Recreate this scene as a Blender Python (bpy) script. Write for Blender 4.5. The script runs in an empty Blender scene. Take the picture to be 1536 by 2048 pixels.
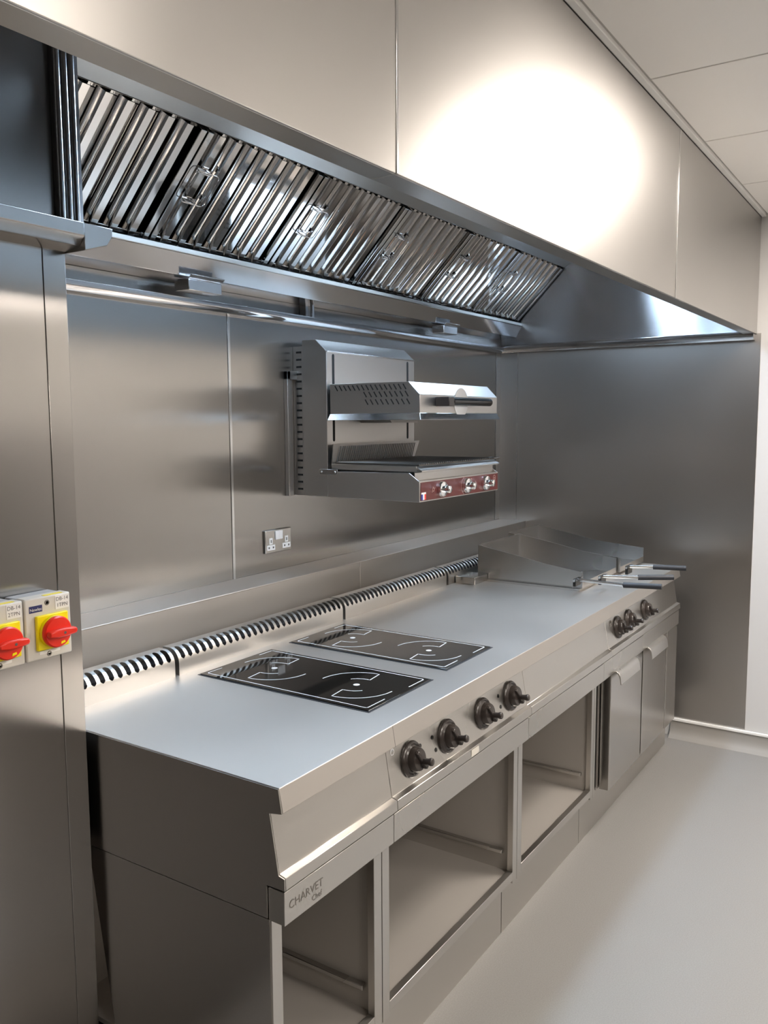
import bpy, math, random
from mathutils import Vector, Matrix
random.seed(3)
sc = bpy.context.scene
COL = sc.collection
PI = math.pi

# ---------------------------------------------------------------- camera
CAM = dict(loc=(-1.129397, -2.008782, 1.564127), yaw=0.582466, pitch=0.107097, roll=-0.005219, f=1695.924)
def cam_axes():
    cy, sy = math.cos(CAM['yaw']), math.sin(CAM['yaw'])
    cp, sp = math.cos(CAM['pitch']), math.sin(CAM['pitch'])
    f = Vector((cy*cp, sy*cp, -sp)); r = Vector((sy, -cy, 0)); u = r.cross(f)
    cr, sr = math.cos(CAM['roll']), math.sin(CAM['roll'])
    return cr*r + sr*u, -sr*r + cr*u, f
r_, u_, f_ = cam_axes()
cd = bpy.data.cameras.new('camera'); cam = bpy.data.objects.new('camera', cd); COL.objects.link(cam)
cam.matrix_world = Matrix(((r_.x, u_.x, -f_.x, CAM['loc'][0]), (r_.y, u_.y, -f_.y, CAM['loc'][1]),
                           (r_.z, u_.z, -f_.z, CAM['loc'][2]), (0, 0, 0, 1)))
cd.sensor_fit = 'HORIZONTAL'; cd.sensor_width = 36.0; cd.lens = CAM['f']/1536*36.0
cd.clip_start = 0.02
sc.camera = cam

# ---------------------------------------------------------------- world, light levels, exposure
W = bpy.data.worlds.new('world'); sc.world = W; W.use_nodes = True
W.node_tree.nodes['Background'].inputs[0].default_value = (0.8, 0.85, 0.95, 1)
W.node_tree.nodes['Background'].inputs[1].default_value = 0.05
sc.view_settings.view_transform = 'Standard'; sc.view_settings.look = 'None'
sc.view_settings.gamma = 1.0; sc.view_settings.use_curve_mapping = False
sc.view_settings.exposure = 0.22
ROOM_LAMP = ((1.0, 0.905, 0.81), 37.0)      # colour, strength of the room's ceiling panels
HOOD_LAMP = ((0.60, 0.785, 1.0), 33.0)      # cool strip lamps inside the hood
ROOM_PANELS = [(1.45, 2.25, -2.15, -1.66), (0.02, 0.62, -3.3, -2.7), (2.1, 2.7, -4.3, -3.7), (-1.5, -0.9, -4.3, -3.7)]  # last panel added, unseen, to bounce more light onto ceiling and floor
HOOD_STRIPS = [(0.38, 1.55), (1.75, 2.75)]

# ---------------------------------------------------------------- main sizes
L = 3.066          # right wall
ZC = 2.470         # ceiling
HY = -1.275        # hood front
HB = 1.946         # hood bottom
PY = -0.51         # face of the pillar
PX = -0.020        # its right edge
XL, YF = -3.6, -5.2

# ---------------------------------------------------------------- materials
def mat(name, col=(.8, .8, .8), rough=.5, metal=0.0, emis=None, spec=None, coat=0.0):
    m = bpy.data.materials.new(name); m.use_nodes = True
    b = m.node_tree.nodes['Principled BSDF']
    b.inputs['Base Color'].default_value = (*col, 1); b.inputs['Roughness'].default_value = rough
    b.inputs['Metallic'].default_value = metal
    if spec is not None: b.inputs['Specular IOR Level'].default_value = spec
    if coat: b.inputs['Coat Weight'].default_value = coat; b.inputs['Coat Roughness'].default_value = .05
    if emis:
        b.inputs['Emission Color'].default_value = (*emis[0], 1); b.inputs['Emission Strength'].default_value = emis[1]
    return m
def steel(name, col=(.56, .545, .525), rough=.3, aniso=.75, smudge=.06, wave=.04, tan=(0, .02, 1), scale=2.5):
    m = mat(name, col, rough, 1.0); nt = m.node_tree; N = nt.nodes; b = N['Principled BSDF']
    b.inputs['Anisotropic'].default_value = aniso
    t = N.new('ShaderNodeCombineXYZ')
    for i in range(3): t.inputs[i].default_value = tan[i]
    nt.links.new(t.outputs[0], b.inputs['Tangent'])
    tc = N.new('ShaderNodeTexCoord')
    if smudge:
        n = N.new('ShaderNodeTexNoise'); n.inputs['Scale'].default_value = 1.6; n.inputs['Detail'].default_value = 1
        nt.links.new(tc.outputs['Object'], n.inputs['Vector'])
        r = N.new('ShaderNodeMapRange'); r.inputs['From Min'].default_value = .3; r.inputs['From Max'].default_value = .7
        r.inputs['To Min'].default_value = rough-smudge; r.inputs['To Max'].default_value = rough+smudge
        nt.links.new(n.outputs['Fac'], r.inputs['Value']); nt.links.new(r.outputs[0], b.inputs['Roughness'])
    if wave:
        n2 = N.new('ShaderNodeTexNoise'); n2.inputs['Scale'].default_value = scale; n2.inputs['Detail'].default_value = 1
        nt.links.new(tc.outputs['Object'], n2.inputs['Vector'])
        bp = N.new('ShaderNodeBump'); bp.inputs['Strength'].default_value = wave; bp.inputs['Distance'].default_value = .05
        nt.links.new(n2.outputs['Fac'], bp.inputs['Height']); nt.links.new(bp.outputs[0], b.inputs['Normal'])
    return m
M = {}
M['fascia'] = steel('brushed_steel_fascia', (.52, .505, .485), .38, .75, .03, .03)
M['reflsheet'] = steel('hood_reflection_sheet', (.60, .60, .605), .38, .3, .03, .02)
M['clad'] = steel('brushed_steel_cladding', (.43, .415, .40), .23, .85, .02, .03, (1, .02, .0))
M['clad2'] = steel('brushed_steel_end_wall', (.52, .50, .48), .33, .7, .05, .03, (.02, 1, 0))
M['steel'] = steel('brushed_steel', (.56, .545, .525), .25, .5)
M['top'] = steel('brushed_steel_worktop', (.57, .54, .505), .43, .4, .04, .02)
M['front'] = steel('brushed_steel_front', (.60, .58, .55), .30, .5, .03, .03)
M['side'] = steel('brushed_steel_side', (.55, .525, .50), .24, .6, .03, .04)
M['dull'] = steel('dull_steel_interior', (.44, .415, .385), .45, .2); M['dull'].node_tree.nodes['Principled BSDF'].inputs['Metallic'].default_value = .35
M['liner'] = steel('hood_liner_steel', (.52, .52, .53), .14, .5, .02, .02)
M['lside'] = steel('hood_side_liner_steel', (.50, .505, .52), .24, 1.0, .02, .01)
M['grill'] = steel('satin_grill_steel', (.58, .56, .54), .36, .2, .03, .02)
M['polish'] = steel('polished_steel', (.58, .57, .56), .06, .0, .02, .0)
M['bright'] = steel('bright_steel', (.70, .70, .70), .2, .3, .03, .02)
M['chrome'] = mat('chrome', (.85, .85, .86), .06, 1)
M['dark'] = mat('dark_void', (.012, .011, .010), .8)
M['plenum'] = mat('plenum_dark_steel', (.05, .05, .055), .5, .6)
M['glass'] = mat('black_ceramic_glass', (.012, .011, .010), .04, 0, None, .5)
M['print'] = mat('white_print', (.72, .76, .80), .5)
M['blackp'] = mat('black_plastic', (.008, .008, .008), .14)
M['bakelite'] = mat('dark_bakelite', (.035, .028, .025), .25)
M['grip'] = mat('black_grip', (.025, .028, .035), .5)
M['white'] = mat('white_plastic', (.86, .86, .86), .35)
M['beige'] = mat('pale_grey_plastic', (.66, .63, .57), .45)
M['beigetop'] = mat('grey_plastic_box', (.42, .43, .44), .5)
M['yellow'] = mat('yellow_plastic', (.95, .78, .0), .35)
M['red'] = mat('red_plastic', (.82, .028, .010), .32)
M['navy'] = mat('navy_label', (.02, .025, .12), .5)
M['paper'] = mat('white_label', (.85, .83, .80), .6)
M['ink'] = mat('grey_ink', (.10, .095, .09), .7)
M['etch'] = mat('etched_grey', (.22, .20, .18), .5, .5)
M['burg'] = mat('burgundy_panel', (.11, .020, .018), .35)
M['burgink'] = mat('pale_pink_print', (.55, .36, .33), .5)
M['flagblue'] = mat('flag_blue', (.03, .06, .35), .5)
M['flagred'] = mat('flag_red', (.75, .05, .03), .5)
M['wpaint'] = mat('white_wall_paint', (.62, .615, .61), .6)
M['darkwall'] = mat('dark_grey_wall', (.10, .095, .09), .5)
M['wtrim'] = mat('white_trim', (.88, .87, .85), .4)
M['cove'] = mat('grey_cove_vinyl', (.30, .285, .265), .5)
M['roomlamp'] = mat('room_lamp_diffuser', (.9, .9, .9), .5, 0, ROOM_LAMP)
M['hoodlamp'] = mat('hood_lamp_diffuser', (.9, .9, .9), .5, 0, HOOD_LAMP)
M['meshsteel'] = steel('mesh_steel', (.20, .19, .18), .35, 0, 0, 0)
# vinyl floor: grey with fine flecks
def floor_mat():
    m = mat('grey_vinyl_floor', (.40, .395, .38), .42); nt = m.node_tree; N = nt.nodes; b = N['Principled BSDF']
    tc = N.new('ShaderNodeTexCoord'); n = N.new('ShaderNodeTexNoise'); n.inputs['Scale'].default_value = 260; n.inputs['Detail'].default_value = 3
    n2 = N.new('ShaderNodeTexNoise'); n2.inputs['Scale'].default_value = 2.2; n2.inputs['Detail'].default_value = 3
    nt.links.new(tc.outputs['Object'], n.inputs['Vector']); nt.links.new(tc.outputs['Object'], n2.inputs['Vector'])
    r = N.new('ShaderNodeValToRGB'); r.color_ramp.elements[0].position = .3; r.color_ramp.elements[1].position = .7
    r.color_ramp.elements[0].color = (.235, .231, .224, 1); r.color_ramp.elements[1].color = (.272, .268, .261, 1)
    nt.links.new(n.outputs['Fac'], r.inputs[0]); nt.links.new(r.outputs[0], b.inputs['Base Color'])
    mr = N.new('ShaderNodeMapRange'); mr.inputs['To Min'].default_value = .34; mr.inputs['To Max'].default_value = .5
    nt.links.new(n2.outputs['Fac'], mr.inputs['Value']); nt.links.new(mr.outputs[0], b.inputs['Roughness'])
    return m
M['floor'] = floor_mat()
def ceil_mat():
    m = mat('ceiling_tile', (.94, .92, .89), .8); nt = m.node_tree; N = nt.nodes; b = N['Principled BSDF']
    tc = N.new('ShaderNodeTexCoord'); n = N.new('ShaderNodeTexNoise'); n.inputs['Scale'].default_value = 160
    nt.links.new(tc.outputs['Object'], n.inputs['Vector'])
    bp = N.new('ShaderNodeBump'); bp.inputs['Strength'].default_value = .08; bp.inputs['Distance'].default_value = .002
    nt.links.new(n.outputs['Fac'], bp.inputs['Height']); nt.links.new(bp.outputs[0], b.inputs['Normal'])
    return m
M['ceil'] = ceil_mat()
M['groove'] = mat('ceiling_groove', (.50, .485, .46), .8)

# ---------------------------------------------------------------- mesh builder
class MB:
    def __init__(s): s.v = []; s.f = []
    def add(s, vs, fs):
        o = len(s.v); s.v += [tuple(v) for v in vs]; s.f += [tuple(i+o for i in f) for f in fs]; return s
    def box(s, x0, x1, y0, y1, z0, z1):
        vs = [(x, y, z) for x in (x0, x1) for y in (y0, y1) for z in (z0, z1)]
        return s.add(vs, [(0, 1, 3, 2), (4, 6, 7, 5), (0, 4, 5, 1), (2, 3, 7, 6), (0, 2, 6, 4), (1, 5, 7, 3)])
    def prism(s, poly, a, b, axis='x'):
        """poly: 2-D points in the plane across the axis; extruded from a to b along it"""
        def P(p, t): return {'x': (t, p[0], p[1]), 'y': (p[0], t, p[1]), 'z': (p[0], p[1], t)}[axis]
        n = len(poly); vs = [P(p, a) for p in poly] + [P(p, b) for p in poly]
        fs = [tuple(range(n))[::-1], tuple(range(n, 2*n))] + [(i, (i+1) % n, n+(i+1) % n, n+i) for i in range(n)]
        return s.add(vs, fs)
    def tube(s, pts, r, n=8, closed=False):
        pts = [Vector(p) for p in pts]; m = len(pts); rings = []
        for i, p in enumerate(pts):
            a = pts[i-1] if (i > 0 or closed) else p; b = pts[(i+1) % m] if (i < m-1 or closed) else p
            d = (b-a).normalized(); up = Vector((0, 0, 1)) if abs(d.z) < .9 else Vector((1, 0, 0))
            e1 = d.cross(up).normalized(); e2 = e1.cross(d)
            rings.append([p + r*(math.cos(2*PI*k/n)*e1 + math.sin(2*PI*k/n)*e2) for k in range(n)])
        vs = [v for R in rings for v in R]; fs = []
        for i in range(m if closed else m-1):
            j = (i+1) % m
            fs += [(i*n+k, i*n+(k+1) % n, j*n+(k+1) % n, j*n+k) for k in range(n)]
        if not closed: fs += [tuple(range(n))[::-1], tuple((m-1)*n+k for k in range(n))]
        return s.add(vs, fs)
    def lathe(s, prof, origin, axis, n=32):
        """prof: (radius, height) pairs along axis from origin"""
        o = Vector(origin); d = Vector(axis).normalized()
        up = Vector((0, 0, 1)) if abs(d.z) < .9 else Vector((1, 0, 0))
        e1 = d.cross(up).normalized(); e2 = e1.cross(d); m = len(prof)
        vs = [o + h*d + rr*(math.cos(2*PI*k/n)*e1 + math.sin(2*PI*k/n)*e2) for rr, h in prof for k in range(n)]
        fs = [(i*n+k, i*n+(k+1) % n, (i+1)*n+(k+1) % n, (i+1)*n+k) for i in range(m-1) for k in range(n)]
        fs += [tuple(range(n))[::-1], tuple((m-1)*n+k for k in range(n))]
        return s.add(vs, fs)
    def obox(s, o, ex, ey, ez):
        """box from corner o with edge vectors"""
        o, ex, ey, ez = map(Vector, (o, ex, ey, ez))
        vs = [o+i*ex+j*ey+k*ez for i in (0, 1) for j in (0, 1) for k in (0, 1)]
        return s.add(vs, [(0, 1, 3, 2), (4, 6, 7, 5), (0, 4, 5, 1), (2, 3, 7, 6), (0, 2, 6, 4), (1, 5, 7, 3)])
    def stroke(s, pts2, w, fn, h=.0004):
        """flat printed line: pts2 polyline in 2-D, fn maps (a, b, height) to 3-D"""
        P = [Vector((p[0], p[1])) for p in pts2]; n = len(P); lv = []
        for i in range(n):
            d = (P[min(i+1, n-1)] - P[max(i-1, 0)]).normalized(); q = Vector((-d.y, d.x))*w/2
            lv += [P[i]+q, P[i]-q]
        vs = [fn(p.x, p.y, h) for p in lv]
        return s.add(vs, [(2*i, 2*i+1, 2*i+3, 2*i+2) for i in range(n-1)])
ORIG = {}
def mesh_obj(name, mb, material, parent=None, bevel=0.0, smooth=True):
    o0 = ORIG.get(parent.name, Vector((0, 0, 0))) if parent else Vector((0, 0, 0))
    me = bpy.data.meshes.new(name)
    me.from_pydata([tuple(Vector(v)-o0) for v in mb.v], [], mb.f); me.update()
    import bmesh
    bm = bmesh.new(); bm.from_mesh(me); bmesh.ops.recalc_face_normals(bm, faces=bm.faces); bm.to_mesh(me); bm.free()
    if smooth:
        me.polygons.foreach_set('use_smooth', [True]*len(me.polygons)); me.set_sharp_from_angle(angle=math.radians(38))
    me.materials.append(M[material])
    o = bpy.data.objects.new(name, me); COL.objects.link(o)
    if parent: o.parent = parent; ORIG[o.name] = o0
    if bevel:
        b = o.modifiers.new('bevel', 'BEVEL'); b.width = bevel; b.segments = 2; b.limit_method = 'ANGLE'; b.angle_limit = math.radians(35)
        b.harden_normals = False
    return o
def thing(name, label, cat, loc, group=None):
    o = bpy.data.objects.new(name, None); COL.objects.link(o); o.location = loc; o.empty_display_size = .05
    o['label'] = label; o['category'] = cat
    if group: o['group'] = group
    ORIG[o.name] = Vector(loc); return o
def tag(o, label, cat, group=None):
    o['label'] = label; o['category'] = cat
    if group: o['group'] = group
    return o
def struct(name, mb, material, bevel=0.0):
    o = mesh_obj(name, mb, material, None, bevel); o['kind'] = 'structure'; return o
def copy_tree(o, parent=None):
    c = o.copy(); COL.objects.link(c); c.parent = parent
    for ch in list(o.children): copy_tree(ch, c)
    return c
def text_mb(mb, txt, size, origin, ex, ez, lift=0.0005, align='CENTER'):
    cu = bpy.data.curves.new('lettering_curve', 'FONT'); cu.body = txt; cu.size = size; cu.align_x = align; cu.align_y = 'CENTER'; cu.resolution_u = 3
    t = bpy.data.objects.new('lettering_curve', cu); COL.objects.link(t)
    bpy.context.view_layer.update()
    me = t.to_mesh(); ex, ez, o = Vector(ex).normalized(), Vector(ez).normalized(), Vector(origin)
    n = ex.cross(ez)
    mb.add([o + v.co.x*ex + v.co.y*ez + lift*n for v in me.vertices], [tuple(p.vertices) for p in me.polygons])
    t.to_mesh_clear(); bpy.data.objects.remove(t); bpy.data.curves.remove(cu)
    return mb
def arc(cx, cy, r, a0, a1, n=20):
    return [(cx+r*math.cos(math.radians(a0+(a1-a0)*i/n)), cy+r*math.sin(math.radians(a0+(a1-a0)*i/n))) for i in range(n+1)]

# ================================================================ the room
struct('floor', MB().box(XL-.1, L+.1, YF-.1, .1, -.1, 0), 'floor')
struct('wall_back', MB().box(PX-.3, L+.1, 0, .1, 0, ZC), 'clad')
struct('wall_right', MB().box(L, L+.1, YF, 0, 0, ZC), 'wpaint')
struct('wall_front', MB().box(XL-.1, L+.1, YF-.1, YF, 0, ZC), 'wpaint')
struct('trim_8', MB().box(XL, L, YF, YF+.03, .08, 1.5), 'darkwall', .003)     # dark dado added behind the camera to darken low reflections in the steel
struct('wall_left', MB().box(XL-.1, XL, YF, .1, 0, ZC), 'darkwall')
struct('trim_9', MB().box(XL, XL+.012, YF+.03, PY, 1.5, ZC-.001), 'wpaint', .002)
struct('wall_near', MB().box(XL, PX, PY, .1, 0, ZC), 'clad', .002)
# ceiling of tiles with grooves
TX = [0.640+.6175*k for k in range(-7, 5)]; TY = [-1.70-.6*k for k in range(0, 6)]
struct('ceiling', MB().box(XL-.1, L+.1, YF-.1, .1, ZC+.003, ZC+.12), 'groove')
mb = MB(); xs = [XL]+[x for x in TX if XL < x < L]+[L]; ys = [YF]+[y for y in TY[::-1] if y > YF]+[HY-.022]
for i in range(len(xs)-1):
    for j in range(len(ys)-1): mb.box(xs[i]+.0035, xs[i+1]-.0035, ys[j]+.0035, ys[j+1]-.0035, ZC, ZC+.004)
struct('ceiling_tiles', mb, 'ceil', .0015)
struct('trim_1', MB().box(XL, L, HY-.020, HY-.001, ZC-.010, ZC+.004), 'wtrim', .002)      # perimeter angle along the hood
struct('trim_2', MB().box(L-.018, L, YF, HY-.020, ZC-.008, ZC+.004), 'wtrim', .002)
# right wall: steel sheet and corner angles
struct('trim_3', MB().box(L-.003, L, -1.293, 0, .092, 1.95), 'clad2')
struct('trim_4', MB().box(L-.005, L-.003, -.102, 0, 1.03, 1.93).box(L-.055, L-.003, -.002, 0, 1.03, 1.93), 'clad2', .0008)
struct('trim_10', MB().box(L-.0062, L-.0045, -.1035, -.100, 1.03, 1.93).box(L-.0575, L-.0545, -.0032, -.0012, 1.03, 1.93), 'bright')
struct('trim_5', MB().box(.978, .990, -.0025, 0, 1.0, 1.95), 'bright', .001)
# pillar corner angle
struct('trim_6', MB().box(-.070, PX+.0015, PY-.002, PY, 0, 1.94).box(PX, PX+.0015, PY, PY+.05, 0, 1.94), 'clad', .0008)
# cove skirting on the right wall and its white top strip
mb = MB(); cv = [(L-.003, 0), (L-.05, 0), (L-.047, .004), (L-.03, .014), (L-.018, .028), (L-.012, .05), (L-.010, .08), (L-.003, .08)]
mb.prism([(p[0], p[1]) for p in cv], YF, -.95, 'y'); struct('baseboard_right', mb, 'cove')
struct('trim_7', MB().box(L-.016, L-.002, YF, -.95, .080, .094), 'wtrim', .003)
struct('baseboard_left', MB().box(XL, XL+.012, YF, PY, 0, .08), 'cove')
struct('baseboard_front', MB().box(XL, L, YF, YF+.012, 0, .08), 'cove')

# ---------------------------------------------------------------- ceiling lamps of the room
LLAB = ['square ceiling light panel nearest the front of the hood', 'square ceiling light panel behind the camera, in the middle of the room',
        'square ceiling light panel near the front wall, right-hand corner', 'added unseen light panel near the front wall, left of the other, for more bounce']
for (x0, x1, y0, y1), lab in zip(ROOM_PANELS, LLAB):
    t = thing('ceiling_light', lab, 'ceiling light', ((x0+x1)/2, (y0+y1)/2, ZC), 'ceiling light panels')
    f = MB(); w = .02
    f.box(x0, x1, y0, y0+w, ZC-.012, ZC-.0005).box(x0, x1, y1-w, y1, ZC-.012, ZC-.0005)
    f.box(x0, x0+w, y0+w, y1-w, ZC-.012, ZC-.0005).box(x1-w, x1, y0+w, y1-w, ZC-.012, ZC-.0005)
    mesh_obj('frame', f, 'wtrim', t)
    mesh_obj('diffuser', MB().box(x0+w, x1-w, y0+w, y1-w, ZC-.008, ZC-.001), 'roomlamp', t)

# ================================================================ extractor hood
H = thing('extractor_hood', 'long brushed steel extractor hood over the cooking range', 'extractor hood', (1.0, -.64, HB))
HX0 = -2.3
for a, b in ((HX0, .0255), (.0285, 1.6635), (1.6665, L-.004)):
    mesh_obj('fascia_panel', MB().box(a, b, HY, HY+.004, HB, ZC-.011), 'fascia', H, .0012)
mesh_obj('reflection_sheet', MB().box(HX0, L-.004, HY+.0045, HY+.006, HB+.03, ZC-.03), 'reflsheet', H)  # added sheet behind the fascia; its tone sets the lamplight it reflects
for x in (.027, 1.665):
    mesh_obj('seam_strip', MB().box(x-.0035, x+.0035, HY-.0015, HY+.002, HB, ZC-.011), 'bright', H, .001)
for a, b in ((HX0, .026), (.028, L-.004)):
    mesh_obj('bottom_flange', MB().prism([(HY+.004, HB), (HY+.050, HB), (HY+.050, HB+.022), (HY+.0475, HB+.022), (HY+.0475, HB+.0025), (HY+.004, HB+.0025)], a, b), 'front', H, .0008)
mesh_obj('hood_top', MB().box(HX0, L-.004, HY+.004, -.35, 2.448, 2.451), 'liner', H)
mesh_obj('end_panel', MB().box(HX0-.003, HX0, HY, PY, HB, 2.451), 'liner', H)
mesh_obj('side_liner', MB().box(L-.004, L-.0005, HY+.004, -.002, 1.950, 2.45), 'lside', H)
mesh_obj('top_rail', MB().prism([(-.352, 2.3315), (-.414, 2.372), (-.414, 2.4475), (-.3525, 2.4475)], .004, L-.006), 'front', H, .002)
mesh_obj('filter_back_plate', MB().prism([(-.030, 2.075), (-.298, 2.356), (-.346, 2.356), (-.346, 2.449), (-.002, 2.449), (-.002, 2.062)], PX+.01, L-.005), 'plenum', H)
mesh_obj('grease_trough', MB().prism([(-.120, 2.055), (-.090, 1.997), (-.004, 1.990), (-.004, 2.040), (-.06, 2.045), (-.085, 2.058), (-.112, 2.060)], PX+.005, L-.005), 'liner', H, .0015)
mesh_obj('trough_lip', MB().box(PX+.005, L-.005, -.1235, -.1125, 2.0555, 2.0700), 'front', H, .0015)
mesh_obj('back_gutter', MB().prism([(0-.0005, 1.946), (-.040, 1.946), (-.040, 1.930), (-.030, 1.916), (-.0005, 1.914)], PX+.005, L-.05), 'liner', H, .0015)
mesh_obj('side_gutter', MB().prism([(L-.005, 1.956), (L-.048, 1.956), (L-.048, 1.935), (L-.038, 1.918), (L-.005, 1.914)], HY+.006, -.001, 'y'), 'liner', H, .0015)
gp = [(PY-.0005, 1.956), (PY-.062, 1.956), (PY-.062, 1.93), (PY-.045, 1.912), (PY-.0005, 1.905)]
mesh_obj('pillar_gutter', MB().prism(gp, HX0+.005, PX+.005), 'clad', H, .0015)
gp2 = [(PX+.005, 1.956), (PX+.075, 1.956), (PX+.073, 1.938), (PX+.060, 1.920), (PX+.005, 1.902)]
mesh_obj('pillar_gutter_return', MB().prism(gp2, PY-.060, -.05, 'y'), 'clad', H, .0015)
mb = MB()
for k, x in enumerate((-.028, -.011, .006)): mb.tube([(x, PY-.012, 1.956), (x, PY-.012, 2.448)], .0075, 10)
mb.box(-.036, .022, PY-.012, PY-.001, 1.957, 2.448).box(.014, .022, PY-.0005, -.42, 1.957, 2.448)
mesh_obj('corner_profile', mb, 'bright', H)
mesh_obj('drain_pipe', MB().tube([(1.40, -.03, 1.93), (1.40, -.03, 1.996)], .008, 12).box(1.36, 1.375, -.03, -.002, 1.944, 1.995), 'liner', H)

# strip lamps under the hood top
for i, (a, b) in enumerate(HOOD_STRIPS):
    t = thing('hood_lamp', ['cool white strip lamp inside the hood above the two hobs',
              'cool white strip lamp inside the hood near the right wall'][i], 'strip lamp', ((a+b)/2, -.70, 2.447), 'strip lamps inside the hood')
    mb = MB().box(a-.02, b+.02, -.785, -.615, 2.440, 2.4475)
    mb.box(a-.02, b+.02, -.785, -.770, 2.385, 2.440).box(a-.02, b+.02, -.630, -.615, 2.385, 2.440)
    mb.box(a-.02, a-.005, -.770, -.630, 2.385, 2.440).box(b+.005, b+.02, -.770, -.630, 2.385, 2.440)
    mesh_obj('housing', mb, 'beigetop', t, .001)
    mesh_obj('diffuser', MB().box(a, b, -.768, -.632, 2.430, 2.439), 'hoodlamp', t)

# ---- baffle filters (each lifts out)
FB, FT = Vector((0, -.100, 2.078)), Vector((0, -.346, 2.325))
SD = (FT-FB); SL = SD.length; SD.normalize()
FN = Vector((0, SD.z*-1, SD.y)).normalized()          # faces down and forward
if FN.z > 0: FN = -FN
def filt(x0, w, label, handle=True):
    t = thing('baffle_filter', label, 'grease filter', (x0, FB.y, FB.z), 'baffle filters in the hood')
    EX = Vector((1, 0, 0))
    def P(a, s, d): return Vector((x0, 0, 0)) + a*EX + FB + s*SD + d*FN        # d towards the kitchen
    def ob(mb, a0, a1, s0, s1, d0, d1): return mb.obox(P(a0, s0, d0), (a1-a0)*EX, (s1-s0)*SD, (d1-d0)*FN)
    fr = MB()
    ob(fr, .002, .022, 0, SL, -.035, .004); ob(fr, w-.022, w-.002, 0, SL, -.035, .004)
    ob(fr, .022, w-.022, 0, .012, -.035, -.004); ob(fr, .022, w-.022, SL-.010, SL, -.035, -.026)
    mesh_obj('frame', fr, 'polish', t, .0015)
    n = 7; pit = (w-.052)/n; b = MB()
    for k in range(n+1):                                # rear channels
        c = .026+k*pit
        ob(b, max(c-.019, .022), min(c+.019, w-.022), .012, SL-.014, -.034, -.032)
    for k in range(n):                                  # front hat channels with splayed flanks
        c = .026+(k+.5)*pit; hw, fl = .0105, .0245
        pts = [(c-fl, -.020), (c-hw, .0), (c+hw, .0), (c+fl, -.020)]
        vs = []; th = .0012
        for s in (.002, SL-.0005):
            for (a, d) in pts: vs.append(P(a, s, d))
            for (a, d) in pts: vs.append(P(a, s, d-th*1.5))
        fs = []
        for i in range(3):
            fs += [(i, i+1, 8+i+1, 8+i), (4+i, 12+i, 12+i+1, 4+i+1), (i, 4+i, 4+i+1, i+1), (8+i, 8+i+1, 12+i+1, 12+i)]
        fs += [(0, 8, 12, 4), (3, 7, 15, 11)]
        b.add(vs, fs)
        b.add([P(c-hw, .002, .0), P(c+hw, .002, .0), P(c+hw*.8, -.012, -.014), P(c-hw*.8, -.012, -.014),
               P(c-hw, .002, -.002), P(c+hw, .002, -.002), P(c+hw*.8, -.012, -.016), P(c-hw*.8, -.012, -.016)],
              [(0, 1, 2, 3), (7, 6, 5, 4), (0, 4, 5, 1), (1, 5, 6, 2), (2, 6, 7, 3), (3, 7, 4, 0)])
    mesh_obj('baffles', b, 'polish', t)
    if handle:
        h = MB(); a0, a1, s0, s1 = .018, .105, .145, .245
        loop = []
        for (a, s) in ((a0, s0), (a1, s0), (a1, s1), (a0, s1)):
            loop.append(P(a, s, .016))
        # rounded corners
        lp = []
        for i in range(4):
            p0, p1, p2 = loop[i-1], loop[i], loop[(i+1) % 4]
            d0, d1 = (p0-p1).normalized()*.014, (p2-p1).normalized()*.014
            for q in range(5):
                u = q/4; lp.append((1-u)**2*(p1+d0)+2*u*(1-u)*p1+u*u*(p1+d1))
        h.tube(lp, .0015, 8, True)
        for s in (s0+.004, s1-.004):
            h.tube([P(.034, s, .002), P(.036, s, .014), P(.046, s, .020), P(.062, s, .021), P(.074, s, .015), P(.077, s, .002)], .0022, 8)
            ob(h, .030, .082, s-.007, s+.007, .0, .0025)
        mesh_obj('handle', h, 'chrome', t)
    return t
FX = [(.060, .500), (.562, .500), (1.066, .500), (1.568, .500), (2.072, .478), (2.553, .500)]
FLAB = ['baffle filter at the left end of the hood beside the pillar', 'baffle filter second from the pillar, large wire handle at its left',
        'baffle filter third from the pillar', 'baffle filter third from the right wall, above the wall grill',
        'baffle filter second from the right wall', 'baffle filter at the far right end of the hood']
for (x, w), lab in zip(FX, FLAB): filt(x, w, lab)

# ---- grease cups under the trough
for (a, b), lab in (((.704, .842), 'small steel grease cup under the trough near the pillar'), ((2.245, 2.372), 'small steel grease cup under the trough above the wall grill')):
    t = thing('grease_cup', lab, 'grease cup', (a, -.09, 1.958), 'grease cups under the hood')
    mesh_obj('cup', MB().box(a, b, -.112, -.05, 1.955, 1.988), 'bright', t, .002)
    mesh_obj('lip', MB().prism([(-.112, 1.9885), (-.126, 1.998), (-.124, 2.001), (-.110, 1.9895), (-.05, 1.9895), (-.05, 1.9885)], a, b), 'bright', t, .0008)

# ================================================================ ledge behind the range
K = thing('wall_ledge', 'boxed steel ledge running along the back wall behind the range', 'ledge', (1.5, -.08, 0))
for a, b in ((PX+.004, 1.511), (1.513, L-.004)):
    mesh_obj('front_panel', MB().box(a, b, -.157, -.153, .60, 1.024), 'top', K, .001)
mesh_obj('top_panel', MB().box(PX+.004, L-.004, -.158, -.001, 1.023, 1.027), 'top', K, .0012)

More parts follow.
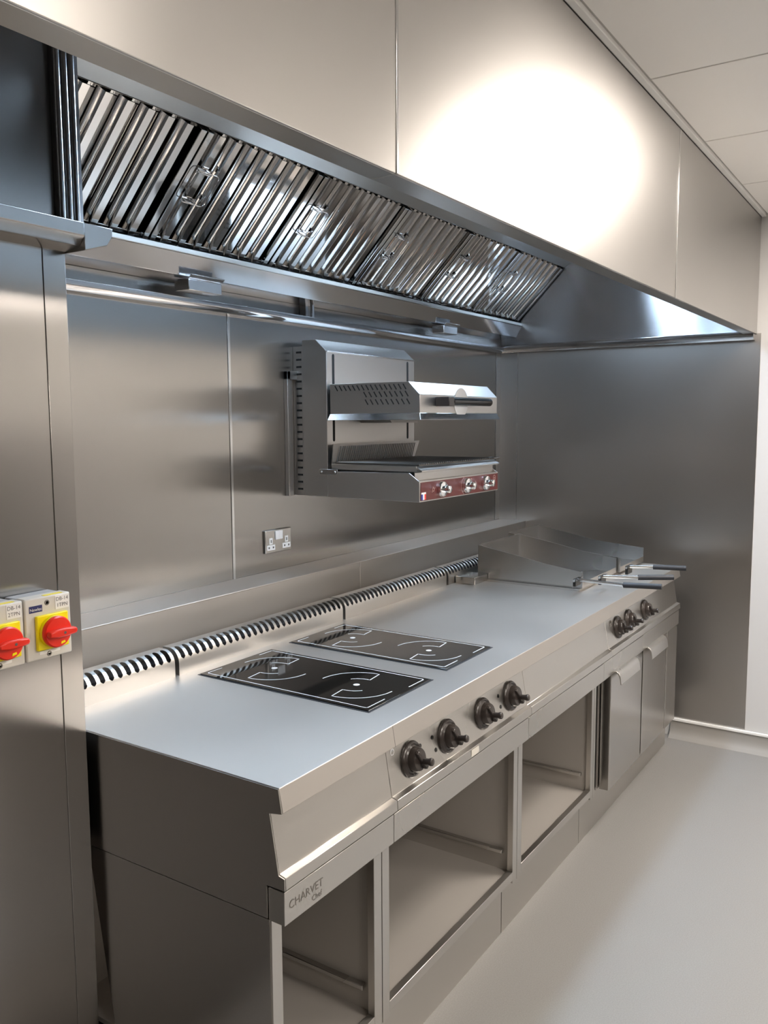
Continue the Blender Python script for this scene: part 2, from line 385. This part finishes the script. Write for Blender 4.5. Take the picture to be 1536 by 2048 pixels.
# ================================================================ cooking range top
RX1 = 2.79
T = thing('range_top', 'long steel range top with two black induction hobs and a row of dark knobs', 'cooking range', (1.5, -.62, .70))
prof = [(-.20, .9), (-1.033, .9), (-1.041, .853), (-1.010, .849), (-1.010, .87), (-.20, .87)]
mesh_obj('worktop', MB().prism(prof, 0, RX1), 'top', T, .0015)
mesh_obj('lip_joint', MB().obox((.3805, -1.0332, .8995), (.0012, 0, 0), (0, .002, 0), (0, -.008, -.0465)), 'ink', T)
cp = [(-1.010, .850), (-1.029, .733), (-1.0435, .7295), (-1.0445, .706), (-1.0, .706), (-.985, .85)]
SEG = [(.0015, .3835), (.3855, 1.1145), (1.1165, 1.8395), (1.8415, RX1)]
for a, b in SEG: mesh_obj('control_panel', MB().prism(cp, a, b), 'front', T, .001)
mesh_obj('end_panel', MB().prism([(-.17, .8985), (-1.0325, .8985), (-1.0400, .853), (-1.0105, .848), (-1.0295, .7325), (-1.0435, .7290), (-1.0440, .706), (-1.0, .706), (-1.0, .640), (-.17, .640)], -.0025, .0), 'side', T)
mesh_obj('inner_body', MB().box(.01, RX1-.01, -.98, -.21, .66, .869), 'dull', T)
PN = Vector((0, -.9883, .1526)); PT = Vector((0, .1526, .9883))
def on_panel(x, z, d=0):
    y = -1.010-(.850-z)*.019/.117
    return Vector((x, y, z))+PN*d
for x in (.479, .649, .843, 1.016, 1.966, 2.100, 2.311):
    o = on_panel(x, .787)
    k = mesh_obj('control_knob', MB().lathe([(.042, 0), (.0425, .004), (.040, .008), (.036, .0095), (.033, .007), (.029, .010), (.028, .022), (.025, .026), (.0, .027)], o, PN, 36), 'bakelite', T)
    g = MB(); ax = Vector((.55, 0, 0)) - PT*.835; ax.normalize(); sd = ax.cross(PN).normalized(); c = o+PN*.0255
    v = []; h = .010
    for (u, hw, z) in ((-.028, .0055, 0), (.028, .0055, 0), (.027, .0045, h), (-.024, .0045, h*.7)):
        v += [c+ax*u+sd*hw+PN*z, c+ax*u-sd*hw+PN*z]
    g.add(v, [(0, 1, 3, 2), (4, 5, 7, 6), (0, 2, 4, 6), (1, 7, 5, 3), (0, 6, 7, 1), (2, 3, 5, 4)])
    g.lathe([(.0085, 0), (.0078, .020), (.0095, .026), (.0085, .031), (.0, .032)], c+ax*.006, PN, 16)
    mesh_obj('grip', g, 'bakelite', k, .0015)
for x, z in ((.524, .803), (.581, .805), (.590, .772), (.884, .803), (.944, .806), (.951, .774)):
    mesh_obj('indicator_light', MB().lathe([(.0055, 0), (.005, .0015), (0, .0017)], on_panel(x, z), PN, 16), 'blackp', T)
mesh_obj('ring_mark', MB().lathe([(.008, 0), (.008, .0008), (.0055, .0008), (.0055, 0)], on_panel(.408, .826), PN, 18), 'chrome', T)
mesh_obj('ring_mark', MB().lathe([(.012, 0), (.012, .0008), (.009, .0008), (.009, 0)], on_panel(1.895, .815), PN, 18), 'etch', T)
mesh_obj('rating_label', MB().box(.735, .775, -1.0452, -1.0442, .7085, .7265), 'beige', T)
# ---- induction glass
def hob(x0, x1, y0, y1):
    g = mesh_obj('ceramic_glass', MB().box(x0, x1, y0, y1, .899, .9032), 'glass', T, .0012)
    fn = lambda a, b, h: Vector((a, b, .9032+h)); p = MB(); w = .0032; i = .013
    X0, X1, Y0, Y1 = x0+i, x1-i, y0+i, y1-i
    p.stroke([(X0+.055, Y1), (X0+.004, Y1), (X0, Y1-.004), (X0, Y0+.004), (X0+.004, Y0), (X0+.075, Y0)], w, fn)
    p.stroke([(X1-.055, Y1), (X1-.004, Y1), (X1, Y1-.004), (X1, Y0+.004), (X1-.004, Y0), (X1-.075, Y0)], w, fn)
    cx = (x0+x1)/2
    for cy in ((y0+y1)/2+.135, (y0+y1)/2-.135):
        p.add([fn(cx+q[0], cy+q[1], .0004) for q in arc(0, 0, .0085, 0, 360, 24)[:-1]], [tuple(range(24))])
        for rot in (0, 180):
            R, r = .104, .050
            a = arc(cx, cy, R, 92+rot, 0+rot, 22)+arc(cx, cy, r, -8+rot, 52+rot, 14)
            p.stroke(a, w, fn)
    mesh_obj('printed_marks', p, 'print', g)
    mesh_obj('glass_rim', MB().box(x0-.005, x1+.005, y0-.005, y1+.005, .8995, .9010), 'grip', g)
hob(.424, .709, -.940, -.402)
hob(.806, 1.075, -.930, -.396)
# ---- slotted flue vents
def vent(a, b):
    A = [(-.324+.036*math.cos(math.radians(q)), .934+.036*math.sin(math.radians(q))) for q in (180, 168, 164, 158, 148, 138, 128, 118, 108, 98, 94, 90)]
    rows = [(-.360, .900)] + A + [(-.300, .970), (-.290, .900)]
    wid = [0, 0, 0, .6, 1, 1, 1, 1, 1, 1, .6, 0, 0, 0, 0]
    n = max(3, round((b-a)/.0262)); p = (b-a-.01)/n; hw = p*.29; m = MB()
    for k in range(n):
        l = a+.005+k*p; c = l+p/2; r = l+p
        if k == 0: l = a
        if k == n-1: r = b
        vs = []; 
        for (y, z), w in zip(rows, wid): vs += [(l, y, z), (c-hw*w, y, z), (c+hw*w, y, z), (r, y, z)]
        fs = []
        for i in range(len(rows)-1):
            fs += [(4*i, 4*i+1, 4*i+5, 4*i+4), (4*i+2, 4*i+3, 4*i+7, 4*i+6)]
            if wid[i] == 0 and wid[i+1] == 0: fs.append((4*i+1, 4*i+2, 4*i+6, 4*i+5))
        m.add(vs, fs)
    for x in (a, b): m.add([(x, y, z) for y, z in rows], [tuple(range(len(rows)))])
    v = mesh_obj('flue_vent', m, 'front', T)
    mesh_obj('flue_inside', MB().box(a+.003, b-.003, -.346, -.296, .9002, .946), 'grip', v)
for a, b in ((.002, .376), (.390, 1.121), (1.135, 1.830), (1.846, 2.43)): vent(a, b)
mesh_obj('splash_strip', MB().box(.002, RX1, -.24, -.205, .899, .915), 'dull', T)
mesh_obj('plate_rim', MB().box(2.0, 2.785, -.855, -.40, .8995, .908), 'side', T)
mesh_obj('end_block', MB().box(1.90, 2.015, -.452, -.364, .9002, .930), 'steel', T, .002)

# ================================================================ base cabinets
BZ0, BZ1 = .19, .637
def rail_bar(t, a, b): return mesh_obj('top_rail', MB().box(a, b, -1.0395, -1.0, .634, .700), 'front', t, .0012)
def open_cab(a, b, label, sl, sr, side=False):
    t = thing('open_cabinet', label, 'cabinet', ((a+b)/2, -.65, 0), 'open base cabinets')
    rail_bar(t, a, b)
    if side:
        mesh_obj('side_panel', MB().prism([(-1.003, BZ1-.0005), (-.478, BZ1-.0005), (-.584, .0), (-1.003, .0)], a-.0015, a+.012), 'side', t)
    else:
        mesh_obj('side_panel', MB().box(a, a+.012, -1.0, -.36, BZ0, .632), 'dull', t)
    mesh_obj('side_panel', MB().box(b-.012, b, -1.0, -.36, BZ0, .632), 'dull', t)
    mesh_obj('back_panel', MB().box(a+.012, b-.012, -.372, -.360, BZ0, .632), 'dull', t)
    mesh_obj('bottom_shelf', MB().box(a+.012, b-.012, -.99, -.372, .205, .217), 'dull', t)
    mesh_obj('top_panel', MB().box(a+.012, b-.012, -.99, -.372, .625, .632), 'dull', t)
    mesh_obj('stile', MB().box(a+.0005, a+sl, -1.0065, -.988, .19, .6335), 'front', t, .001)
    mesh_obj('stile', MB().box(b-sr, b-.0005, -1.0065, -.988, .19, .6335), 'front', t, .001)
    mesh_obj('bottom_rail', MB().box(a+sl, b-sr, -1.0065, -.988, .200, .226), 'front', t, .001)
    mesh_obj('side_runner', MB().box(b-.028, b-.012, -.97, -.38, .272, .284), 'steel', t, .002)
    mesh_obj('plinth', MB().box(a+.001, b-.001, -.957, -.945, 0.0, .182), 'front', t)
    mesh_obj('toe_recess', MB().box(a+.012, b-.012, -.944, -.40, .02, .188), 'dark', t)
    return t
c1 = open_cab(.0015, .375, 'narrow open steel cabinet at the near end with etched lettering on its rail', .030, .031, True)
open_cab(.377, 1.106, 'open steel cabinet under the four knobs, second from the near end', .029, .028)
open_cab(1.108, 1.765, 'open steel cabinet left of the cabinet with doors', .031, .022)
lt = MB()
text_mb(lt, 'CHARVET', .0235, (.066, -1.0395, .668), (1, 0, 0), (0, 0, 1))
text_mb(lt, 'Chef', .016, (.098, -1.0395, .648), (1, 0, 0), (0, 0, 1))
mesh_obj('etched_lettering', lt, 'etch', c1)
# cabinet with doors
D = thing('door_cabinet', 'steel cabinet with two doors and curved pull handles next to the right wall', 'cabinet', (2.2, -.65, 0))
rail_bar(D, 1.767, 2.236); rail_bar(D, 2.238, RX1)
mesh_obj('body', MB().box(1.835, RX1, -.995, -.36, .19, .632), 'side', D)
mesh_obj('stile', MB().box(1.768, 1.786, -1.0065, -.988, .19, .6335), 'front', D, .001)
mesh_obj('dark_gap_strip', MB().box(1.786, 1.835, -.985, -.975, .19, .632), 'dark', D)  # dark strip painted in for the shaded gap left of the doors
mesh_obj('plinth', MB().box(1.767, 2.93, -.957, -.945, 0.0, .182), 'front', D)
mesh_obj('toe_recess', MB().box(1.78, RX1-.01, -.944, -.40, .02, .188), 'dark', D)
for a, b, hx in ((1.864, 2.252, 1.885), (2.268, 2.612, 2.285)):
    d = mesh_obj('door', MB().box(a, b, -1.034, -.997, .185, .630), 'side', D, .002)
    hp = [(-1.034, .640), (-1.046, .640), (-1.056, .634), (-1.062, .622), (-1.066, .592), (-1.063, .590), (-1.058, .620), (-1.052, .630), (-1.045, .634), (-1.034, .634)]
    mesh_obj('door_handle', MB().prism(hp, hx, hx+.235), 'front', d, .001)
mesh_obj('end_filler', MB().box(2.622, RX1, -1.034, -.997, .185, .630), 'side', D, .002)

# ================================================================ griddle guards and tools
def guard(a, b, yb, yf, label):
    t = thing('splash_guard', label, 'splash guard', ((a+b)/2, (yb+yf)/2, .908), 'steel splash guards on the range')
    z0 = .9085; th = .003
    zt = 1.047; side = [(yb, z0), (yb, zt), (yb-.05, zt-.010), (yb-.17, zt-.030), (yb-.30, zt-.055), (yf, .972), (yf, z0)]
    mesh_obj('side_plate', MB().prism(side, a, a+th), 'steel', t)
    mesh_obj('side_plate', MB().prism(side, b-th, b), 'steel', t)
    mesh_obj('back_plate', MB().box(a+th, b-th, yb-th, yb, z0, zt), 'steel', t)
    mesh_obj('front_plate', MB().box(a+th, b-th, yf, yf+th, z0, .932), 'front', t)
    mesh_obj('griddle_plate', MB().box(a+th, b-th, yf+th, yb-th, .909, .913), 'steel', t)
    mesh_obj('corner_highlight', MB().box(b-th-.003, b-th, yb-th-.003, yb-th, .93, zt+.001), 'bright', t)  # bright strip added to give the corner edge its highlight
guard(2.02, 2.43, -.405, -.860, 'three-sided steel splash guard nearer the hobs, front of the pair')
guard(2.445, 2.785, -.345, -.872, 'three-sided steel splash guard beside the right wall, behind its twin')
for (p, q, r, lab) in (((1.975, -.855, .951), (1.930, -1.050, .957), (1.945, -1.185, .962), 'black-handled grill tool nearest the hobs'),
                       ((2.060, -.925, .956), (2.110, -1.050, .957), (2.165, -1.170, .960), 'black-handled grill tool in the middle of the three'),
                       ((2.330, -.945, .957), (2.365, -1.035, .959), (2.395, -1.160, .960), 'black-handled grill tool nearest the right wall')):
    p, q, r = Vector(p), Vector(q), Vector(r)
    t = thing('grill_tool', lab, 'grill tool', p, 'grill tools resting on the guards')
    mesh_obj('shaft', MB().tube([p, q], .0065, 10), 'bright', t)
    mesh_obj('grip', MB().tube([q, q.lerp(r, .06), r.lerp(q, .04), r], .0105, 12), 'grip', t)
    d = (p-q).normalized()
    mesh_obj('hook', MB().box(p.x-.03, p.x+.03, p.y-.006, p.y+.006, .928, p.z+.006), 'blackp', t, .002)
    mesh_obj('rest', MB().tube([p+Vector((-.035, 0, 0)), p+Vector((.05, 0, 0))], .005, 8), 'bright', t)

# ================================================================ wall grill (salamander)
SX0, SX1 = 1.31, 1.91
S = thing('wall_grill', 'wall-mounted steel grill with raised hood and burgundy control strip', 'grill', (1.61, -.02, 1.29))
mb = MB().box(1.264, 1.281, -.018, -.0005, 1.292, 1.745).box(1.264, SX0+.03, -.018, -.0005, 1.715, 1.745).box(1.281, 1.300, -.010, -.0005, 1.292, 1.715)
mesh_obj('wall_bracket', mb, 'grill', S, .001)
mesh_obj('slotted_rail', MB().box(SX0+.008, SX0+.04, -.056, -.001, 1.292, 1.835), 'grill', S)
mesh_obj('slotted_rail', MB().box(SX1-.06, SX1-.03, -.056, -.001, 1.292, 1.835), 'grill', S)
mb = MB()
for k in range(20): mb.box(SX0+.0072, SX0+.0085, -.040, -.016, 1.312+k*.0262, 1.319+k*.0262)
mesh_obj('rail_slots', mb, 'dark', S)
hp = [(-.050, 1.292), (-.050, 1.856), (-.112, 1.855), (-.160, 1.812), (-.160, 1.292)]
mesh_obj('back_housing', MB().prism(hp, SX0, SX1), 'grill', S, .0015)
mesh_obj('housing_top_edge', MB().box(SX0, SX1, -.1625, -.158, 1.808, 1.813), 'bright', S, .001)
mb = MB()
for x in (1.350, 1.857):
    pl = [(x-.0065, z) for z in (1.497, 1.797)]
    c = [(x+.0065*math.cos(math.radians(a)), 1.797+.0065*math.sin(math.radians(a))) for a in range(0, 181, 20)] + [(x+.0065*math.cos(math.radians(a)), 1.497+.0065*math.sin(math.radians(a))) for a in range(180, 361, 20)]
    mb.prism(c, -.1607, -.159, 'y')
mesh_obj('guide_slots', mb, 'dark', S)
# raised heating hood
up_ = mesh_obj('heating_hood', MB().prism([(-.172, 1.590), (-.172, 1.695), (-.502, 1.695), (-.545, 1.652), (-.545, 1.590)], SX0+.003, SX1-.012), 'grill', S, .0015)
mb = MB(); a, b = SX0+.003, SX1-.012
v = [(a, -.172, 1.590), (b, -.172, 1.590), (b, -.545, 1.590), (a, -.545, 1.590), (a-.012, -.168, 1.567), (b+.008, -.168, 1.567), (b+.008, -.556, 1.567), (a-.012, -.556, 1.567)]
mb.add(v, [(0, 1, 2, 3), (7, 6, 5, 4), (0, 4, 5, 1), (1, 5, 6, 2), (2, 6, 7, 3), (3, 7, 4, 0)])
mesh_obj('hood_skirt', mb, 'bright', up_, .001)
mb = MB()
def slot(y, z, ln=.022, w=.0045):
    d = Vector((0, -.55, -.83)); n = Vector((0, -.83, .55)); x = SX0+.0026
    p = Vector((x, y, z)); mb.obox(p-n*w/2, (-.0006+.001, 0, 0), n*w, d*ln)
for k in range(16): slot(-.194-k*.0190, 1.688)
for k in range(9): slot(-.318-k*.0212, 1.664); slot(-.324-k*.0212, 1.638)
mesh_obj('vent_slots', mb, 'dark', up_)
hb = MB().box(1.415, 1.455, -.600, -.545, 1.613, 1.645)
hd = mesh_obj('hood_handle', MB().tube([(1.452, -.588, 1.630), (1.50, -.588, 1.630), (1.60, -.588, 1.630), (1.72, -.588, 1.630), (1.745, -.588, 1.630)], .0145, 16), 'blackp', up_, .002)
mesh_obj('handle_bracket', hb, 'bakelite', hd, .003)
mesh_obj('handle_reflection', MB().lathe([(.052, 0), (.052, .0015), (0, .0017)], (1.60, -.5455, 1.628), (0, -1, 0), 28), 'bright', up_)  # bright disc painted in as the handle's reflection on the hood front
mesh_obj('lift_arm', MB().prism([(1.50, 1.575), (1.72, 1.575), (1.70, 1.557), (1.52, 1.557)], -.30, -.1605, 'y'), 'dull', S)
# lower body
bp = [(-.1605, 1.292), (-.1605, 1.384), (-.505, 1.388), (-.545, 1.360), (-.545, 1.290)]
mb = MB().prism(bp, SX0, SX0+.004).prism(bp, SX1-.004, SX1)
mb.box(SX0+.004, SX1-.004, -.545, -.1605, 1.290, 1.294)
mb.box(SX0+.004, SX1-.004, -.545, -.541, 1.294, 1.3615)
mb.box(SX0+.004, SX1-.004, -.541, -.522, 1.3595, 1.3615).box(SX0+.004, SX1-.004, -.525, -.522, 1.3615, 1.389)
lb = mesh_obj('lower_body', mb, 'grill', S, .001)
mesh_obj('hinge_plate', MB().box(SX0-.003, SX0, -.205, -.125, 1.372, 1.392).lathe([(.004, 0), (.003, .003), (0, .0035)], (SX0-.003, -.195, 1.382), (-1, 0, 0), 10).lathe([(.004, 0), (.003, .003), (0, .0035)], (SX0-.003, -.135, 1.382), (-1, 0, 0), 10), 'bright', lb, .001)
pl = mesh_obj('control_strip', MB().box(SX0+.006, SX1-.005, -.547, -.545, 1.2945, 1.3565), 'burg', lb)
for x in (1.452, 1.638, 1.792):
    k = mesh_obj('grill_knob', MB().lathe([(.027, 0), (.028, .004), (.026, .014), (.020, .016), (.0, .0165)], (x, -.547, 1.326), (0, -1, 0), 28), 'chrome', pl)
    mesh_obj('knob_cap', MB().lathe([(.0115, 0), (.0135, .012), (.013, .022), (.009, .025), (0, .0255)], (x, -.563, 1.326), (0, -1, 0), 20), 'chrome', k)
fl = MB().box(SX0+.009, SX0+.019, -.5476, -.547, 1.297, 1.316); mesh_obj('flag_sticker_blue', fl, 'flagblue', pl)
mesh_obj('flag_sticker_white', MB().box(SX0+.019, SX0+.029, -.5476, -.547, 1.297, 1.316).box(SX0+.009, SX0+.039, -.5476, -.547, 1.316, 1.322), 'white', pl)
mesh_obj('flag_sticker_red', MB().box(SX0+.029, SX0+.039, -.5476, -.547, 1.297, 1.316), 'flagred', pl)
pm = MB(); fn = lambda a, b, h: Vector((a, -.547-h, b))
sh = [(1.866, 1.348), (1.874, 1.351), (1.882, 1.348), (1.882, 1.326), (1.874, 1.314), (1.866, 1.326)]
pm.stroke(sh+[sh[0]], .0022, fn); pm.stroke([(1.868, 1.340), (1.880, 1.340)], .0016, fn); pm.stroke([(1.868, 1.333), (1.880, 1.333)], .0016, fn)
pm.stroke(arc(1.638, 1.326, .034, 100, 260), .0016, fn)
for cx in (1.400, 1.718): pm.stroke(arc(cx, 1.328, .006, 0, 360, 14), .002, fn); pm.stroke([(cx-.008, 1.318), (cx-.002, 1.339)], .0018, fn)
pm.stroke(arc(1.682, 1.345, .004, 0, 360, 12), .002, fn)
mesh_obj('printed_symbols', pm, 'burgink', pl)
# grid and tray
tr = MB(); tr.obox((SX0+.008, -.175, 1.392), (SX1-SX0-.016, 0, 0), (0, -.375, .0), (0, 0, .004))
v = [(SX0+.008, -.55, 1.396), (SX1+.004, -.55, 1.396), (SX1+.004, -.522, 1.412), (SX0+.008, -.522, 1.412), (SX0+.008, -.545, 1.392), (SX1+.004, -.545, 1.392), (SX1+.004, -.517, 1.409), (SX0+.008, -.517, 1.409)]
tr.add(v, [(0, 1, 2, 3), (7, 6, 5, 4), (0, 4, 5, 1), (1, 5, 6, 2), (2, 6, 7, 3), (3, 7, 4, 0)])
tr.prism([(SX0+.006, 1.392), (SX0+.002, 1.410), (SX0+.006, 1.412), (SX0+.012, 1.396)], -.53, -.175, 'y')
mesh_obj('drip_tray', tr, 'grill', S)
gr = MB(); z = 1.414
gr.tube([(SX0+.012, -.19, z), (SX1-.006, -.19, z), (SX1-.006, -.535, z), (SX0+.012, -.535, z)], .0035, 8, True)
for k in range(38): x = SX0+.024+k*.0150; gr.tube([(x, -.19, z+.003), (x, -.54, z+.003)], .0028, 6)
for y in (-.28, -.37, -.46): gr.tube([(SX0+.012, y, z-.002), (SX1-.006, y, z-.002)], .003, 6)
gr.tube([(SX1-.01, -.535, z), (SX1+.035, -.535, z+.002), (SX1+.035, -.50, z+.002), (SX1-.01, -.50, z)], .0035, 8)
mesh_obj('grid_rack', gr, 'meshsteel', S)
gb = MB(); gb.add([(SX0+.006, -.175, 1.405), (SX1-.03, -.175, 1.405), (SX1+.0, -.185, 1.482), (SX0+.002, -.185, 1.482),
                   (SX0+.006, -.172, 1.405), (SX1-.03, -.172, 1.405), (SX1+.0, -.182, 1.482), (SX0+.002, -.182, 1.482)],
                  [(0, 1, 2, 3), (7, 6, 5, 4), (0, 4, 5, 1), (1, 5, 6, 2), (2, 6, 7, 3), (3, 7, 4, 0)])
bk = mesh_obj('back_grille', gb, 'grill', S)
gb = MB()
for k in range(40):
    x = SX0+.03+k*.0132; gb.tube([(x, -.1785, 1.410), (x+.014, -.188, 1.474)], .0020, 5)
mesh_obj('grille_bars', gb, 'meshsteel', bk)

# ================================================================ power socket
Q = thing('wall_socket', 'double steel wall socket with white inserts above the ledge', 'socket', (1.21, 0, 1.134))
q0, q1, z0, z1 = 1.138, 1.282, 1.092, 1.176
mesh_obj('face_plate', MB().box(q0, q1, -.009, -.0005, z0, z1), 'steel', Q, .003)
mesh_obj('switch_rocker', MB().box(1.190, 1.2095, -.0135, -.009, 1.139, 1.170), 'white', Q, .0015)
mesh_obj('switch_rocker', MB().box(1.2105, 1.230, -.0125, -.009, 1.139, 1.170), 'white', Q, .0015)
for cx in (1.167, 1.253):
    s = mesh_obj('socket_insert', MB().box(cx-.022, cx+.022, -.0102, -.009, 1.103, 1.122).box(cx-.0085, cx+.0085, -.0102, -.009, 1.124, 1.147), 'white', Q, .0006)
    mesh_obj('pin_holes', MB().box(cx-.015, cx-.008, -.0105, -.010, 1.109, 1.116).box(cx+.008, cx+.015, -.0105, -.010, 1.109, 1.116).box(cx-.0025, cx+.0025, -.0105, -.010, 1.130, 1.141), 'ink', s)
for x in (1.149, 1.271): mesh_obj('screw', MB().lathe([(.003, 0), (.0025, .001), (0, .0012)], (x, -.009, 1.130), (0, -1, 0), 12), 'bright', Q)

# ================================================================ isolator switches on the pillar
def isolator(dx, label, l1, l2, logo):
    x0, x1, zb, zt = -.1925+dx, -.0925+dx, 1.110, 1.232; yf = -.580; yb = PY-.0025
    t = thing('isolator_switch', label, 'isolator switch', ((x0+x1)/2, PY, zb), 'isolator switches on the pillar')
    mesh_obj('box_base', MB().box(x0+.002, x1-.002, yb-.038, yb, zb+.002, zt-.002), 'beigetop', t, .003)
    mesh_obj('front_cover', MB().box(x0, x1, yf, yb-.038, zb, zt), 'beige', t, .003)
    cx, cz = (x0+x1)/2+.004, 1.163
    mesh_obj('yellow_plate', MB().box(cx-.0345, cx+.0345, yf-.008, yf, cz-.034, cz+.034).lathe([(.0315, 0), (.031, .008)], (cx, yf-.008, cz), (0, -1, 0), 32), 'yellow', t, .002)
    k = mesh_obj('rotary_handle', MB().lathe([(.0305, 0), (.0305, .006), (.028, .009), (.0, .010)], (cx, yf-.016, cz), (0, -1, 0), 40), 'red', t)
    y0 = yf-.025; g = MB()
    g.prism([(cx-.028, cz-.005), (cx-.010, cz-.0085), (cx+.010, cz-.0085), (cx+.031, cz-.006), (cx+.034, cz), (cx+.031, cz+.006), (cx+.010, cz+.0085), (cx-.010, cz+.0085), (cx-.028, cz+.005)], y0-.014, y0, 'y')
    mesh_obj('grip', g, 'red', k, .003)
    mesh_obj('yellow_mark', MB().prism([(cx+.003, cz-.024), (cx+.013, cz-.022), (cx+.012, cz-.018), (cx+.004, cz-.019)], yf-.0262, yf-.0245, 'y'), 'yellow', k)
    mesh_obj('lock_hole', MB().lathe([(.0028, 0), (0, .0003)], (cx+.004, y0-.0142, cz), (0, -1, 0), 12), 'ink', k)
    lab = mesh_obj('paper_label', MB().box(x1-.034, x1-.004, yf-.0006, yf, zt-.030, zt-.003), 'paper', t)
    tx = MB(); text_mb(tx, l1, .0105, (x1-.019, yf-.0006, zt-.0105), (1, 0, 0), (0, 0, 1), .0003); text_mb(tx, l2, .0105, (x1-.019, yf-.0006, zt-.0225), (1, 0, 0), (0, 0, 1), .0003)
    mesh_obj('label_text', tx, 'ink', lab)
    bl = mesh_obj('brand_label', MB().box(x0+.009, x0+.037, yf-.0006, yf, zt-.028, zt-.015), 'navy', t)
    tx = MB(); text_mb(tx, logo, .0085, (x0+.023, yf-.0006, zt-.0225), (1, 0, 0), (0, 0, 1), .0003); mesh_obj('brand_text', tx, 'paper', bl)
    mesh_obj('maker_strip', MB().box(cx-.027, cx+.018, yf-.0006, yf, cz-.043, cz-.037), 'paper', t)
    mesh_obj('warning_strip', MB().box(x1-.055, x1-.015, yf+.002, yf+.012, zt, zt+.0006), 'yellow', t)
    for sx, sz in ((cx-.006, zt-.013), (cx-.006, zb+.009)):
        mesh_obj('cover_screw', MB().lathe([(.0055, 0), (.005, .001), (.003, .001), (.0028, -.0005), (0, -.0005)], (sx, yf, sz), (0, -1, 0), 16), 'etch', t)
isolator(0, 'pale grey isolator switch with red handle, nearer the pillar edge', 'DB-14', '1TPN', 'Newlec')
isolator(-.1035, 'pale grey isolator switch with red handle, cut by the picture edge', 'DB-14', '2TPN', 'Newlec')
